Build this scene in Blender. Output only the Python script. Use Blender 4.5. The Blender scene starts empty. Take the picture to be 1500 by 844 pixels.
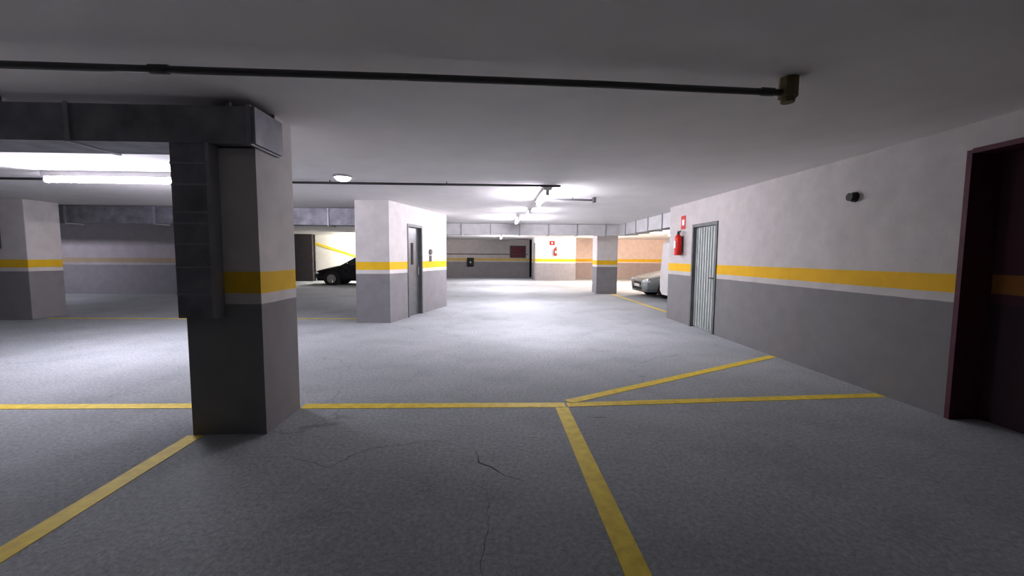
import bpy, bmesh, math, random
from mathutils import Matrix, Vector, Euler
S=bpy.context.scene
CH=2.53
# ---------------------------------------------------------------- materials
def mat(name):
    m=bpy.data.materials.new(name); m.use_nodes=True
    nt=m.node_tree; b=nt.nodes['Principled BSDF']
    return m,nt,b
def simple(name,col,rough=.6,metal=0,noise=.12,scale=6,bump=0.0):
    m,nt,b=mat(name); N=nt.nodes; L=nt.links
    g=N.new('ShaderNodeNewGeometry'); n=N.new('ShaderNodeTexNoise'); n.inputs['Scale'].default_value=scale; n.inputs['Detail'].default_value=6
    L.new(g.outputs['Position'],n.inputs['Vector'])
    r=N.new('ShaderNodeValToRGB'); r.color_ramp.elements[0].position=.3; r.color_ramp.elements[1].position=.7
    r.color_ramp.elements[0].color=(*[c*(1-noise) for c in col],1); r.color_ramp.elements[1].color=(*[min(1,c*(1+noise)) for c in col],1)
    L.new(n.outputs['Fac'],r.inputs[0]); L.new(r.outputs[0],b.inputs['Base Color'])
    b.inputs['Roughness'].default_value=rough; b.inputs['Metallic'].default_value=metal
    if bump:
        bp=N.new('ShaderNodeBump'); bp.inputs['Strength'].default_value=bump; bp.inputs['Distance'].default_value=.01
        L.new(n.outputs['Fac'],bp.inputs['Height']); L.new(bp.outputs[0],b.inputs['Normal'])
    return m
def emis(name,col,s):
    m,nt,b=mat(name)
    b.inputs['Emission Color'].default_value=(*col,1); b.inputs['Emission Strength'].default_value=s
    b.inputs['Base Color'].default_value=(.8,.8,.8,1)
    return m
def wallpaint(name,upper=(.76,.735,.72),yellow=(.90,.60,.03),lower=(.31,.305,.315),z=(1.03,1.11,1.27),dirt=.88):
    m,nt,b=mat(name); N=nt.nodes; L=nt.links
    g=N.new('ShaderNodeNewGeometry'); sx=N.new('ShaderNodeSeparateXYZ'); L.new(g.outputs['Position'],sx.inputs[0])
    n2=N.new('ShaderNodeTexNoise'); n2.inputs['Scale'].default_value=3; n2.inputs['Detail'].default_value=2
    L.new(g.outputs['Position'],n2.inputs['Vector'])
    ma=N.new('ShaderNodeMath'); ma.operation='MULTIPLY_ADD'; ma.inputs[1].default_value=.012; L.new(n2.outputs['Fac'],ma.inputs[0]); L.new(sx.outputs['Z'],ma.inputs[2])
    mr=N.new('ShaderNodeMath'); mr.operation='DIVIDE'; mr.inputs[1].default_value=3; L.new(ma.outputs[0],mr.inputs[0])
    r=N.new('ShaderNodeValToRGB'); r.color_ramp.interpolation='CONSTANT'; e=r.color_ramp.elements
    e[0].position=0; e[0].color=(*lower,1); e[1].position=z[0]/3; e[1].color=(*upper,1)
    x=e.new(z[1]/3); x.color=(*yellow,1); x=e.new(z[2]/3); x.color=(*upper,1)
    L.new(mr.outputs[0],r.inputs[0])
    n=N.new('ShaderNodeTexNoise'); n.inputs['Scale'].default_value=4; n.inputs['Detail'].default_value=7; n.inputs['Roughness'].default_value=.6
    L.new(g.outputs['Position'],n.inputs['Vector'])
    d=N.new('ShaderNodeMapRange'); d.inputs['From Min'].default_value=.3; d.inputs['From Max'].default_value=.65; d.inputs['To Min'].default_value=dirt; d.inputs['To Max'].default_value=1.0
    L.new(n.outputs['Fac'],d.inputs['Value'])
    mx=N.new('ShaderNodeMix'); mx.data_type='RGBA'; mx.blend_type='MULTIPLY'; mx.inputs['Factor'].default_value=1
    L.new(r.outputs[0],mx.inputs['A']); L.new(d.outputs[0],mx.inputs['B']); L.new(mx.outputs['Result'],b.inputs['Base Color'])
    b.inputs['Roughness'].default_value=.75
    bp=N.new('ShaderNodeBump'); bp.inputs['Strength'].default_value=.12; bp.inputs['Distance'].default_value=.01
    n3=N.new('ShaderNodeTexNoise'); n3.inputs['Scale'].default_value=60; L.new(g.outputs['Position'],n3.inputs['Vector'])
    L.new(n3.outputs['Fac'],bp.inputs['Height']); L.new(bp.outputs[0],b.inputs['Normal'])
    return m
def floormat():
    m,nt,b=mat('floor_concrete'); N=nt.nodes; L=nt.links
    g=N.new('ShaderNodeNewGeometry'); P=g.outputs['Position']
    def noise(s,d=6,r=.6):
        n=N.new('ShaderNodeTexNoise'); n.inputs['Scale'].default_value=s; n.inputs['Detail'].default_value=d; n.inputs['Roughness'].default_value=r; L.new(P,n.inputs['Vector']); return n
    a=noise(.9); f=noise(34,6,.9)
    r=N.new('ShaderNodeValToRGB'); r.color_ramp.elements[0].position=.3; r.color_ramp.elements[1].position=.7
    r.color_ramp.elements[0].color=(.43,.465,.48,1); r.color_ramp.elements[1].color=(.52,.55,.565,1)
    L.new(a.outputs['Fac'],r.inputs[0])
    mr=N.new('ShaderNodeMapRange'); mr.inputs['From Min'].default_value=.3; mr.inputs['From Max'].default_value=.7; mr.inputs['To Min'].default_value=.52; mr.inputs['To Max'].default_value=1.36
    L.new(f.outputs['Fac'],mr.inputs['Value'])
    mx=N.new('ShaderNodeMix'); mx.data_type='RGBA'; mx.blend_type='MULTIPLY'; mx.inputs['Factor'].default_value=1
    L.new(r.outputs[0],mx.inputs['A']); L.new(mr.outputs[0],mx.inputs['B'])
    st=noise(1.7,7,.7); sm=N.new('ShaderNodeMapRange'); sm.inputs['From Min'].default_value=.50; sm.inputs['From Max'].default_value=.72; sm.inputs['To Min'].default_value=1; sm.inputs['To Max'].default_value=.86
    L.new(st.outputs['Fac'],sm.inputs['Value'])
    mx3=N.new('ShaderNodeMix'); mx3.data_type='RGBA'; mx3.blend_type='MULTIPLY'; mx3.inputs['Factor'].default_value=1
    L.new(mx.outputs['Result'],mx3.inputs['A']); L.new(sm.outputs[0],mx3.inputs['B'])
    w=noise(2.5,5,.6); va=N.new('ShaderNodeVectorMath'); va.operation='MULTIPLY_ADD'; va.inputs[1].default_value=(.6,.6,0)
    L.new(w.outputs['Color'],va.inputs[0]); L.new(P,va.inputs[2])
    v=N.new('ShaderNodeTexVoronoi'); v.feature='DISTANCE_TO_EDGE'; v.inputs['Scale'].default_value=.42; L.new(va.outputs[0],v.inputs['Vector'])
    c=N.new('ShaderNodeMapRange'); c.inputs['From Min'].default_value=0; c.inputs['From Max'].default_value=.005; c.inputs['To Min'].default_value=1; c.inputs['To Max'].default_value=0
    L.new(v.outputs['Distance'],c.inputs['Value'])
    k=noise(.7,2); km=N.new('ShaderNodeMapRange'); km.inputs['From Min'].default_value=.48; km.inputs['From Max'].default_value=.6; km.inputs['To Max'].default_value=.35
    L.new(k.outputs['Fac'],km.inputs['Value'])
    mm=N.new('ShaderNodeMath'); mm.operation='MULTIPLY'; L.new(c.outputs[0],mm.inputs[0]); L.new(km.outputs[0],mm.inputs[1])
    m2=N.new('ShaderNodeMix'); m2.data_type='RGBA'; L.new(mm.outputs[0],m2.inputs['Factor']); L.new(mx3.outputs['Result'],m2.inputs['A']); m2.inputs['B'].default_value=(.07,.07,.07,1)
    L.new(m2.outputs['Result'],b.inputs['Base Color'])
    b.inputs['Roughness'].default_value=.8
    b.inputs['Specular IOR Level'].default_value=.3
    bp=N.new('ShaderNodeBump'); bp.inputs['Strength'].default_value=.3; bp.inputs['Distance'].default_value=.008
    L.new(f.outputs['Fac'],bp.inputs['Height']); L.new(bp.outputs[0],b.inputs['Normal'])
    return m
M_wall=wallpaint('wall_paint')
M_right=wallpaint('wall_paint_shaded',upper=(.58,.56,.54),yellow=(.80,.50,.02),lower=(.25,.248,.25))  # wall paint darkened to carry the shade on the near right wall
M_warm=wallpaint('wall_paint_warm_lit',upper=(.88,.74,.66),lower=(.48,.42,.40))  # warm light of the right bay painted into the wall colour
M_far=wallpaint('wall_paint_far',upper=(.72,.68,.65),yellow=(.78,.6,.2),lower=(.36,.35,.35))
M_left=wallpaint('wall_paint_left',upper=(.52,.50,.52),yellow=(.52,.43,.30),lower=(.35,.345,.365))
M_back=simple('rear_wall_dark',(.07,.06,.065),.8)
M_floor=floormat()
M_ceil=simple('ceiling_plaster',(.90,.88,.87),.85,noise=.03,scale=2,bump=.1)
M_duct=simple('galvanised_duct',(.28,.28,.31),.5,.3,noise=.3,scale=5)
M_ductL=simple('duct_edge',(.38,.38,.42),.45,.3)
M_ductW=simple('galvanised_duct_pale',(.60,.60,.60),.55,.15,noise=.08,scale=4)  # paler, more even tone for the far ducts
M_yel=simple('yellow_road_paint',(.95,.72,.09),.6,noise=.14,scale=14)
M_pipe=simple('conduit_grey',(.12,.12,.125),.5,.2)
M_brown=simple('junction_brown',(.20,.15,.07),.6)
M_white=simple('white_enamel',(.8,.8,.8),.4,noise=.03)
M_ramp=simple('ramp_wall_white',(.88,.87,.82),.7,noise=.03)
M_door=simple('door_grey_green',(.46,.50,.48),.5,noise=.06)
M_frame=simple('door_frame_dark',(.16,.17,.17),.5)
M_lift=simple('lift_door_grey',(.20,.21,.22),.4,.3)
M_maroon=simple('maroon_paint',(.10,.028,.045),.6,noise=.2,scale=8)
M_maroon2=wallpaint('alcove_paint_shaded',upper=(.11,.04,.06),yellow=(.40,.17,.03),lower=(.07,.035,.05))  # recess shade painted in: back wall and its stripe darkened
M_red=simple('extinguisher_red',(.6,.03,.02),.3,noise=.05)
M_black=simple('black_rubber',(.02,.02,.02),.6)
M_rim=simple('rim_alloy',(.5,.5,.5),.3,.8)
M_glass=simple('car_glass',(.03,.035,.04),.08)
M_silver=simple('silver_car_paint',(.36,.39,.39),.25,.6,noise=.03)
M_blackcar=simple('black_car_paint',(.012,.013,.018),.2)
M_vanw=simple('white_car_paint',(.8,.8,.8),.3,noise=.03)
M_lamp=simple('headlight_lens',(.75,.78,.8),.1)
M_plate=simple('number_plate',(.75,.75,.7),.5)
M_poster=simple('poster_darkred',(.14,.02,.03),.5,noise=.4,scale=20)
M_crack=simple('crack_dark',(.13,.13,.135),.9)
COOL=(.96,.905,1.0)
M_tube=emis('fluorescent_tube_glow',COOL,175)
M_tubeF=emis('fluorescent_tube_glow_far',COOL,260)
M_tubeL=emis('fluorescent_tube_glow_left',(.93,.88,1.0),190)
M_tubeD=emis('fill_tube_glow',(.92,.88,1.0),130)
M_tubeW=emis('fluorescent_tube_warm',(1.0,.81,.69),560)
M_tubeR=emis('fluorescent_tube_ramp',(1.0,.94,.88),420)
M_dome=emis('dome_glow',(.95,.9,1.0),6)
# ---------------------------------------------------------------- mesh helpers
def mk(name,bm,mats,parent=None,smooth=False):
    bmesh.ops.recalc_face_normals(bm,faces=bm.faces)
    me=bpy.data.meshes.new(name); bm.to_mesh(me); bm.free()
    for m in (mats if isinstance(mats,(list,tuple)) else [mats]): me.materials.append(m)
    if smooth:
        for p in me.polygons: p.use_smooth=True
    o=bpy.data.objects.new(name,me); S.collection.objects.link(o)
    if parent: o.parent=parent
    return o
def empty(name,loc=(0,0,0),rz=0):
    o=bpy.data.objects.new(name,None); S.collection.objects.link(o); o.location=loc; o.rotation_euler=(0,0,rz); o.empty_display_size=.2; return o
def addbox(bm,x0,x1,y0,y1,z0,z1,mi=0):
    vs=[bm.verts.new(p) for p in [(x0,y0,z0),(x1,y0,z0),(x1,y1,z0),(x0,y1,z0),(x0,y0,z1),(x1,y0,z1),(x1,y1,z1),(x0,y1,z1)]]
    for f in [(0,3,2,1),(4,5,6,7),(0,1,5,4),(1,2,6,5),(2,3,7,6),(3,0,4,7)]:
        fc=bm.faces.new([vs[i] for i in f]); fc.material_index=mi
def addprism(bm,pts,z0,z1,mi=0):
    a=[bm.verts.new((x,y,z0)) for x,y in pts]; b=[bm.verts.new((x,y,z1)) for x,y in pts]; n=len(pts)
    fs=[bm.faces.new(a[::-1]),bm.faces.new(b)]
    for i in range(n): fs.append(bm.faces.new([a[i],a[(i+1)%n],b[(i+1)%n],b[i]]))
    for f in fs: f.material_index=mi
def addseg(bm,p,q,t,z0,z1,mi=0,side=1):
    d=Vector((q[0]-p[0],q[1]-p[1])).normalized(); n=Vector((-d.y,d.x))*t*side
    addprism(bm,[p,q,(q[0]+n.x,q[1]+n.y),(p[0]+n.x,p[1]+n.y)],z0,z1,mi)
def addcyl(bm,p,q,r,seg=16,mi=0,r2=None):
    p=Vector(p);q=Vector(q);d=q-p
    M=Matrix.Translation((p+q)/2)@d.to_track_quat('Z','Y').to_matrix().to_4x4()
    ret=bmesh.ops.create_cone(bm,cap_ends=True,segments=seg,radius1=r,radius2=r if r2 is None else r2,depth=d.length,matrix=M)
    for v in ret['verts']:
        for f in v.link_faces: f.material_index=mi
def box(name,x0,x1,y0,y1,z0,z1,m,parent=None,bevel=0):
    bm=bmesh.new(); addbox(bm,x0,x1,y0,y1,z0,z1); o=mk(name,bm,m,parent)
    if bevel:
        b=o.modifiers.new('b','BEVEL'); b.width=bevel; b.segments=2
    return o
# ---------------------------------------------------------------- room shell
XL,XR,YB,YF=-18,12,-2.5,28
box('floor',XL-.2,XR+.2,YB-.2,YF+.2,-.2,0,M_floor)
box('ceiling',XL-.2,XR+.2,YB-.2,YF+.2,CH,CH+.2,M_ceil)
RW=3.98
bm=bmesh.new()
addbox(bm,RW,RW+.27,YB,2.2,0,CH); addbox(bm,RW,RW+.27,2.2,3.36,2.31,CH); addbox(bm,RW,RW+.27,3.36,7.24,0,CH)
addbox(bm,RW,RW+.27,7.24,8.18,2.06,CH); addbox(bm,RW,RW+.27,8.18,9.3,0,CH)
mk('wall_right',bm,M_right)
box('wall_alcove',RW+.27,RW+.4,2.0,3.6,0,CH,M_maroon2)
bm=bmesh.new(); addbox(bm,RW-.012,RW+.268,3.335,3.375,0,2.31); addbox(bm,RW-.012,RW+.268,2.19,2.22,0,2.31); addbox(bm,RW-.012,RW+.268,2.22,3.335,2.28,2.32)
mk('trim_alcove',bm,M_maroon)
box('wall_bay_side',RW+.27,XR,9.1,9.3,0,CH,M_wall)
box('wall_bay_end',XR,XR+.2,9.1,YF,0,CH,M_warm)
box('wall_back',XL,RW,YB-.2,YB,0,CH,M_back)  # unseen wall behind the camera, made dark to soak up bounce light
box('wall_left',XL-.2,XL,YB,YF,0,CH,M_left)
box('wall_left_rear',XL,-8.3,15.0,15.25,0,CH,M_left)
box('wall_far',XL,2.3,YF-.1,YF,0,CH,M_far)
box('wall_far_right',4.7,XR,26,26.2,0,CH,M_warm)
box('wall_far_block',2.3,4.7,24.0,26.2,0,CH,M_wall)
box('trim_far_block',2.22,2.3,23.95,24.15,0,2.2,M_frame)
# lift core
bm=bmesh.new()
A=(-2.19,8.57);B=(-1.37,11.5)
def AB(t):
    L=Vector((B[0]-A[0],B[1]-A[1])); u=L.normalized(); return (A[0]+u.x*t,A[1]+u.y*t)
d0,d1=.78,1.52
addseg(bm,A,AB(d0),.2,0,CH); addseg(bm,AB(d0),AB(d1),.2,2.12,CH); addseg(bm,AB(d1),B,.2,0,CH)
addprism(bm,[(-2.88,8.57),A,(A[0]-.19,A[1]+.25),(-2.88,8.8)],0,CH)
addbox(bm,-2.88,-2.70,8.8,11.5,0,CH); addbox(bm,-2.88,-1.5,11.5,11.7,0,CH)
mk('wall_lift_core',bm,M_wall)
ang=math.atan2(B[1]-A[1],B[0]-A[0])
e=empty('door_lift',(*AB(d0),0),ang)
W=d1-d0
box('frame_left',0,.05,-.015,.1,0,2.12,M_frame,e); box('frame_right',W-.05,W,-.015,.1,0,2.12,M_frame,e)
box('frame_head',.05,W-.05,-.015,.1,2.06,2.12,M_frame,e); box('leaf',.05,W-.05,.07,.11,0,2.06,M_lift,e)
box('leaf_window',.30,.40,.06,.07,1.2,1.7,M_glass,e); box('handle',W-.15,W-.12,.03,.07,.95,1.15,M_rim,e)
e=empty('call_button_panel',(*AB(1.98),1.38),ang)
bm=bmesh.new(); addcyl(bm,(0,-.03,.12),(0,0,.12),.07,mi=0); addbox(bm,-.05,.05,-.02,0,-.12,.03,0); mk('panel',bm,M_pipe,e)
# ribbed right door
e=empty('door_1',(RW,7.24,0))
bm=bmesh.new(); addbox(bm,.06,.10,.05,.89,0.01,2.0)
for i in range(9):
    y=.09+i*.093; addbox(bm,.045,.06,y,y+.045,.03,1.98)
mk('leaf',bm,M_door,e)
bm=bmesh.new(); addbox(bm,-.02,.12,0,.05,0,2.06); addbox(bm,-.02,.12,.89,.94,0,2.06); addbox(bm,-.02,.12,.05,.89,2.0,2.06); mk('frame',bm,M_frame,e)
bm=bmesh.new(); addcyl(bm,(.0,.13,1.02),(.045,.13,1.02),.012); addbox(bm,-.01,.01,.12,.24,1.01,1.035); mk('handle',bm,M_pipe,e)
# ---------------------------------------------------------------- pillars
def pillar(name,x0,x1,y0,y1,m=M_wall,z1=CH):
    return box(name,x0,x1,y0,y1,0,z1,m,None,.012)
bm=bmesh.new(); addbox(bm,-2.35,-1.79,3.19,3.74,0,2.19); addbox(bm,-2.35,-1.79,3.48,3.74,2.19,CH); mk('concrete_pillar',bm,M_wall)
pillar('concrete_pillar.001',-10.7,-9.8,9.0,9.7)
pillar('concrete_pillar.002',3.85,4.65,15.5,16.2)
# ---------------------------------------------------------------- ducts
def duct(name,boxes,extra=(),m=(M_duct,M_ductL)):
    bm=bmesh.new()
    for b in boxes: addbox(bm,*b)
    for b in extra: addbox(bm,*b,1)
    return mk(name,bm,m)
fl=[]
x=-1.755
while x>-14:
    fl.append((x-.03,x,3.08,3.485,2.19,2.47)); x-=1.25
fl+= [(-2.345,-2.07,3.098,3.19,z,z+.014) for z in (1.10,1.30,1.47,1.62,1.70,1.90,2.05)]
fl+= [(-2.085,-2.06,3.085,3.19,.93,2.2)]
fl+= [(x,x+.03,3.2,3.23,2.46,CH) for x in (-2.0,-3.6,-5.2,-6.8,-8.4)]
duct('ventilation_duct',[(-14,-1.73,3.095,3.475,2.20,2.46),(-2.345,-2.075,3.105,3.188,.93,2.2)],extra=fl)
ex=[(a,a+.04,14.18,14.62,2.13,2.525) for a in (-1.2,-.2,.8,1.8,2.8,3.8)]
duct('ventilation_duct.001',[(-2.5,4.3,14.2,14.6,2.15,2.52)],ex,(M_ductW,M_ductL))
ex=[(4.28,4.72,a,a+.04,2.13,2.525) for a in (10.5,11.5,12.5,13.5)]
duct('ventilation_duct.002',[(4.3,4.7,9.8,14.6,2.15,2.52)],ex,(M_ductW,M_ductL))
duct('ventilation_duct.003',[(-14,-2.95,10.0,10.4,2.12,2.52)],extra=[(a,a+.04,9.98,10.42,2.10,2.525) for a in (-12,-10,-8,-6,-4)])
box('ceiling_beam',-17,-3,12.6,13.0,2.3,CH,M_wall)
# ---------------------------------------------------------------- pipes / conduits
def pipe(name,pts,r,m=M_pipe,couplings=(),hang=True):
    bm=bmesh.new()
    for a,b in zip(pts,pts[1:]): addcyl(bm,a,b,r,12)
    for c,d in couplings: addcyl(bm,c,d,r*1.25,12)
    if hang:
        a=Vector(pts[0]);b=Vector(pts[-1]);n=max(2,int((b-a).length/1.6))
        for i in range(1,n):
            p=a.lerp(b,i/n); addbox(bm,p.x-.006,p.x+.006,p.y-.006,p.y+.006,p.z,CH)
    return bm
zz=2.45
bm=pipe('p',[(-7,2.36,zz),(-2.7,2.40,zz-.035),(-.5,2.44,zz-.035),(.6,2.5,zz-.025),(1.80,2.60,zz-.01)],.02,couplings=[((-1.9,2.41,zz-.036),(-1.8,2.412,zz-.036)),((1.66,2.588,zz-.01),(1.74,2.594,zz-.01))],hang=False)
pc=mk('ceiling_conduit',bm,M_pipe,None,True)
bm=bmesh.new(); addcyl(bm,(1.84,2.60,2.41),(1.84,2.60,2.53),.055,8); addcyl(bm,(1.84,2.60,2.38),(1.84,2.60,2.41),.04,8); mk('junction_box',bm,M_brown,pc)
bm=pipe('p',[(-9.5,6.35,2.49),(1.0,6.4,2.49)],.018); mk('ceiling_conduit.001',bm,M_pipe,None,True)
bm=pipe('p',[(1.05,7.75,2.48),(1.85,7.85,2.48)],.018); addbox(bm,1.84,1.90,7.8,7.9,2.44,2.53); mk('ceiling_conduit.002',bm,M_pipe)
bm=pipe('p',[(-10.3,8.96,1.5),(-10.3,8.96,2.5)],.03,hang=False); mk('wall_conduit',bm,M_pipe)
bm=bmesh.new(); addcyl(bm,(RW-.07,4.45,2.08),(RW,4.45,2.08),.045,20); addcyl(bm,(RW-.02,4.45,2.08),(RW,4.45,2.08),.055,20); mk('wall_pipe_stub',bm,M_black)
# ---------------------------------------------------------------- lights (bare battens)
def tube(name,x,y,rz,L=1.5,m=M_tube,dz=0,hw=.04):
    e=empty(name,(x,y,CH-.002),rz)
    box('batten_housing',-L/2-.03,L/2+.03,-hw,hw,-.055-dz,0,M_white,e)
    bm=bmesh.new(); n=8; r=.032; zc=-.10-dz
    pr=[(math.cos(math.tau*i/n)*r,zc+math.sin(math.tau*i/n)*r) for i in range(n)]
    a=[bm.verts.new((-L/2,p[0],p[1])) for p in pr]; b=[bm.verts.new((L/2,p[0],p[1])) for p in pr]
    for i in range(n): bm.faces.new([a[i],a[(i+1)%n],b[(i+1)%n],b[i]])
    mk('glowing_tube',bm,m,e)
    for s in (-1,1): box('end_cap_%d'%(s+2),s*L/2-.012,s*L/2+.012,-.03,.03,-.135-dz,-.055-dz,M_white,e)
H=math.pi/2
tube('fluorescent_light',-5.25,5.95,0,1.8,M_tubeL,.02)
tube('fluorescent_light.001',.84,7.45,H,1.4,hw=.06)
tube('fluorescent_light.002',.80,10.0,H,.5)
tube('fluorescent_light.003',.62,12.0,H,1.2,M_tubeF)
tube('fluorescent_light.004',.6,17.5,H,1.5,M_tubeF)
tube('fluorescent_light.005',.3,22.5,H,1.5,M_tubeF)
tube('fluorescent_light.006',8,18,H,1.5,M_tubeW)
tube('fluorescent_light.007',5.9,22,H,1.2,M_tubeW)
tube('fluorescent_light.008',-6.9,21.7,H,1.2,M_tubeR)
tube('fill_tube_left_rear',-15,12.0,0,1.5,M_tubeD)  # added fill tube, out of frame, brightens the dark back-left area
e=empty('dome_ceiling_light',(-2.17,6.0,CH))
bm=bmesh.new(); addcyl(bm,(0,0,-.03),(0,0,0),.13,24); mk('base',bm,M_white,e,False)
bm=bmesh.new(); bmesh.ops.create_uvsphere(bm,u_segments=16,v_segments=8,radius=.11,matrix=Matrix.Translation((0,0,-.03))@Matrix.Diagonal((1,1,.5,1))); mk('dome',bm,M_dome,e,True)
# ---------------------------------------------------------------- floor markings
def line(p,q,w=.12):
    bm=bmesh.new()
    d=Vector((q[0]-p[0],q[1]-p[1])).normalized(); n=Vector((-d.y,d.x))*w/2
    addprism(bm,[(p[0]-n.x,p[1]-n.y),(q[0]-n.x,q[1]-n.y),(q[0]+n.x,q[1]+n.y),(p[0]+n.x,p[1]+n.y)],.0,.003)
    mk('parking_line',bm,M_yel)
line((-9,3.88),(-2.37,3.81)); line((-1.78,3.78),(.66,3.76)); line((.68,3.762),(3.96,3.96),.11)
line((.62,3.695),(.66,-2.4)); line((-2.32,3.17),(-2.22,-2.4)); line((.70,3.84),(3.95,5.60),.11)
line((-9.7,9.2),(-3.0,9.15),.09); line((-5.2,3.7),(-5.2,-2.4))
line((4.4,9.6),(4.4,15.4),.09)
# cracks in the slab surface
random.seed(4)
bm=bmesh.new()
def crack(pts,w=.010):
    P=[]
    for a,b in zip(pts,pts[1:]):
        a=Vector(a);b=Vector(b);n=max(3,int((b-a).length/.04)); d=(b-a).normalized(); nn=Vector((-d.y,d.x))
        for i in range(n): P.append(a.lerp(b,i/n)+nn*random.uniform(-.014,.014))
    P.append(Vector(pts[-1]))
    prev=None
    for i,p in enumerate(P):
        t=i/(len(P)-1); ww=w*(.25+math.sin(math.pi*t))*random.uniform(.4,1)/1.25
        d=(P[min(i+1,len(P)-1)]-P[max(i-1,0)]).normalized(); nn=Vector((-d.y,d.x))*ww/2
        cur=(bm.verts.new((p.x+nn.x,p.y+nn.y,.001)),bm.verts.new((p.x-nn.x,p.y-nn.y,.001)))
        if prev: bm.faces.new([prev[0],prev[1],cur[1],cur[0]])
        prev=cur
crack([(-.13,2.87),(-.10,2.70),(.03,2.55),(.16,2.47)],.016)
crack([(-.05,2.62),(-.04,2.1),(-.06,1.7),(-.05,.9)],.004)
crack([(-1.52,2.85),(-1.11,2.66),(-.91,2.93),(-.45,3.03),(-.13,2.87)],.007)
crack([(.77,3.5),(.87,3.44),(.98,3.46)],.014)
crack([(1.9,3.3),(2.2,2.9),(2.3,2.4)],.005)
mk('floor_cracks',bm,M_crack)
# ---------------------------------------------------------------- extinguishers & signs
def extinguisher(name,loc,rz):
    e=empty(name,loc,rz)
    bm=bmesh.new()
    addcyl(bm,(0,-.1,-.25),(0,-.1,.12),.075,20); addcyl(bm,(0,-.1,.12),(0,-.1,.19),.075,20,0,.03)
    mk('cylinder_body',bm,M_red,e)
    bm=bmesh.new(); addcyl(bm,(0,-.1,.19),(0,-.1,.24),.025,12); addbox(bm,-.02,.1,-.115,-.085,.24,.26); addbox(bm,-.02,.09,-.115,-.085,.205,.22)
    addcyl(bm,(-.03,-.1,.21),(-.1,-.11,.12),.012,8); addcyl(bm,(-.1,-.11,.12),(-.1,-.11,-.12),.012,8); addcyl(bm,(-.1,-.11,-.12),(-.1,-.11,-.2),.018,8,0,.025)
    mk('valve_and_hose',bm,M_black,e)
    box('bracket',-.03,.03,-.03,0,-.2,.15,M_pipe,e); box('label',-.04,.04,-.178,-.172,-.1,.05,M_white,e)
extinguisher('fire_extinguisher',(RW,8.62,1.70),-H)
e=empty('fire_extinguisher_sign',(RW,8.62,2.14),-H); box('plate',-.1,.1,-.006,0,-.14,.14,M_red,e); box('pictogram',-.05,.05,-.009,-.006,-.06,.06,M_white,e)
extinguisher('fire_extinguisher.001',(3.5,24.0,1.7),0)
e=empty('fire_extinguisher_sign.001',(3.3,24.0,2.2),0); box('plate',-.15,.15,-.006,0,-.12,.12,M_red,e); box('pictogram',-.05,.05,-.009,-.006,-.06,.06,M_white,e)
e=empty('notice_board',(1.5,YF-.1,1.72),0); box('frame',-.55,.55,-.04,0,-.42,.42,M_frame,e); box('panel',-.5,.5,-.045,-.04,-.37,.37,M_poster,e)
e=empty('wall_fuse_box',(-1.7,YF-.1,1.0),0); box('case',-.22,.22,-.12,0,-.3,.3,M_black,e,.02); box('latch',-.05,.05,-.13,-.12,-.05,.05,M_white,e)
bm=pipe('p',[(-3.5,YF-.13,1.55),(2.2,YF-.13,1.55)],.02,hang=False); mk('wall_conduit.001',bm,M_pipe)
# ramp at far left
def slab(name,vs,y0,y1,m):
    bm=bmesh.new()
    a=[bm.verts.new((v[0],y0,v[1])) for v in vs]; b=[bm.verts.new((v[0],y1,v[1])) for v in vs]
    bm.faces.new(a); bm.faces.new(b[::-1])
    for i in range(4): bm.faces.new([a[i],b[i],b[(i+1)%4],a[(i+1)%4]])
    mk(name,bm,m)
box('wall_ramp_side',-9.9,-4.8,23,23.2,0,CH,M_ramp)
slab('trim_ramp_stripe',[(-9.9,1.98),(-6.4,.85),(-6.4,1.0),(-9.9,2.12)],22.98,23,M_yel)
box('wall_ramp',-13,-9.9,22.6,22.8,0,CH,M_back)
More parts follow.
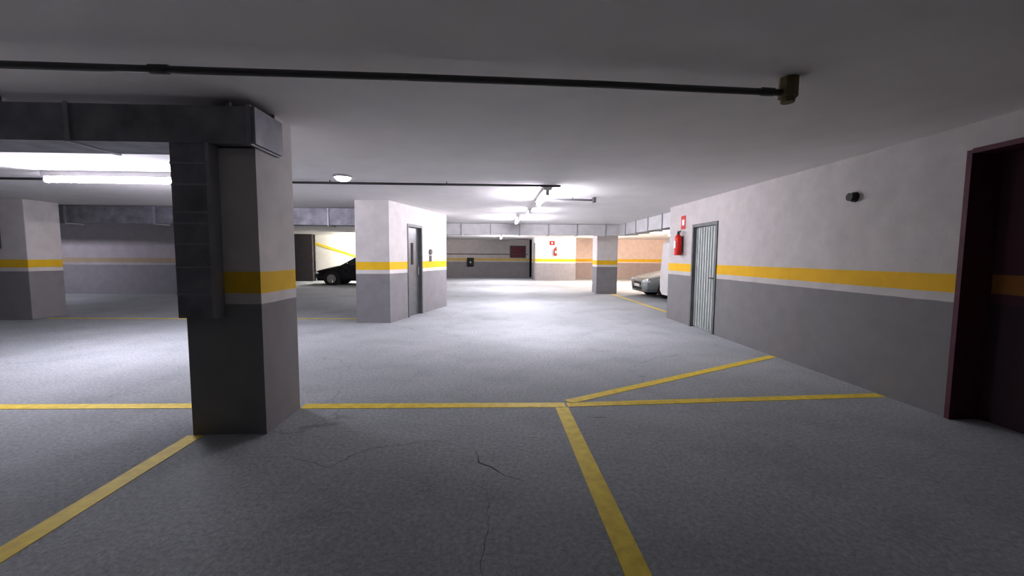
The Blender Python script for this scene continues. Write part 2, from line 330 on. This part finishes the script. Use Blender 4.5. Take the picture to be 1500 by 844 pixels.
# ---------------------------------------------------------------- vehicles
def vehicle(name,loc,rz,paint,st,wheels,W,gl_top,gl_side,wr=.31):
    e=empty(name,loc,rz)
    bm=bmesh.new(); rings=[]
    for (x,zb,zt,w,wt) in st:
        zl=.24
        half=[(w*.80,zl-.04),(w*.97,zl+.08),(w,zl+(zb-zl)*.55),(w*.97,zb),(wt,zt-.03),(wt*.75,zt)]
        ring=[(-a,b) for a,b in half]+[(a,b) for a,b in half[::-1]]
        rings.append([bm.verts.new((x,y,z)) for y,z in ring])
    n=12
    for i in range(len(rings)-1):
        for j in range(n):
            f=bm.faces.new([rings[i][j],rings[i][(j+1)%n],rings[i+1][(j+1)%n],rings[i+1][j]])
            if j in (3,7) and i in gl_side: f.material_index=1
            if j in (4,5,6) and i in gl_top: f.material_index=1
    bm.faces.new(rings[0]); bm.faces.new(rings[-1][::-1])
    o=mk('body',bm,[paint,M_glass],e,True)
    o.modifiers.new('e','EDGE_SPLIT').split_angle=math.radians(38)
    for k,x in enumerate(wheels):
        for s in (-1,1):
            bm=bmesh.new(); y=s*(W-.1)
            addcyl(bm,(x,y-.11*s,wr),(x,y+.115*s,wr),wr,28); addcyl(bm,(x,y+.115*s,wr),(x,y+.125*s,wr),wr*.66,20,1)
            for q in range(5):
                a=q*math.tau/5; addcyl(bm,(x,y+.13*s,wr),(x+math.cos(a)*wr*.6,y+.13*s,wr+math.sin(a)*wr*.6),.025,6,1)
            mk('wheel_%d%s'%(k+1,'l' if s<0 else 'r'),bm,[M_black,M_rim],e)
            bm=bmesh.new(); addcyl(bm,(x,s*(W-.2),wr+.02),(x,s*(W+.004),wr+.02),wr+.06,28); mk('wheel_arch_%d%s'%(k+1,'l' if s<0 else 'r'),bm,M_black,e)
    z=st[1][1]-.06; x0=st[0][0]; x1=st[1][0]
    for s in (-1,1):
        bm=bmesh.new(); bmesh.ops.create_uvsphere(bm,u_segments=16,v_segments=10,radius=1,matrix=Matrix.Translation((x1+.03,s*W*.72,z-.03))@Matrix.Diagonal((.17,.18,.085,1))); mk('headlight_%s'%('l' if s<0 else 'r'),bm,M_lamp,e,True)
        bm=bmesh.new(); bmesh.ops.create_uvsphere(bm,u_segments=12,v_segments=8,radius=1,matrix=Matrix.Translation((1.55,s*(W+.06),1.0))@Matrix.Diagonal((.07,.10,.07,1))); mk('mirror_%s'%('l' if s<0 else 'r'),bm,paint,e,True)
    box('grille',x0-.02,x0+.05,-.32,.32,z-.18,z-.06,M_black,e,.01)
    box('lower_intake',x0-.015,x0+.05,-.45,.45,.27,.36,M_black,e,.01)
    box('number_plate',x0-.035,x0-.01,-.25,.25,.37,.47,M_plate,e)
    return e
car=[(0,.52,.56,.66,.60),(.08,.66,.69,.78,.70),(.6,.78,.83,.85,.72),(1.15,.88,.94,.87,.74),(1.9,.93,1.38,.87,.58),(2.4,.95,1.43,.87,.60),(2.5,.95,1.43,.87,.60),(3.25,.96,1.38,.87,.58),(3.9,.95,1.02,.85,.66),(4.2,.88,.93,.80,.66),(4.3,.56,.60,.72,.6)]
vehicle('silver_car',(5.1,14.5,0),0,M_silver,car,(.8,3.4),.87,(3,7),(3,4,6,7))
vehicle('black_car',(-8.5,20.4,0),0,M_blackcar,car,(.8,3.4),.87,(3,7),(3,4,6,7))
van=[(0,.70,.78,.80,.74),(.1,.9,.98,.88,.8),(.75,1.05,1.18,.92,.8),(1.35,1.2,1.9,.93,.74),(1.6,1.22,2.0,.93,.76),(2.5,1.22,2.03,.93,.76),(2.6,1.22,2.03,.93,.76),(4.7,1.2,2.0,.93,.76),(4.85,1.0,1.85,.9,.72)]
vehicle('white_van',(10.25,12.35,0),math.pi,M_vanw,van,(.95,3.9),.93,(2,),(2,3,4),.33)
# ---------------------------------------------------------------- world & camera
w=bpy.data.worlds.new('world'); S.world=w; w.use_nodes=True
w.node_tree.nodes['Background'].inputs[0].default_value=(.02,.02,.025,1); w.node_tree.nodes['Background'].inputs[1].default_value=.2
cd=bpy.data.cameras.new('camera'); cd.sensor_width=36; cd.lens=36*600/1500; cd.clip_start=.05
co=bpy.data.objects.new('camera',cd); S.collection.objects.link(co); S.camera=co
R=Matrix.Rotation(math.radians(-2.3),4,'Z')@Matrix.Rotation(math.radians(90-4.4),4,'X')@Matrix.Rotation(math.radians(.35),4,'Z')
co.matrix_world=Matrix.Translation((0,0,1.4))@R
S.view_settings.view_transform='Standard'
S.view_settings.exposure=.3
S.view_settings.gamma=.82
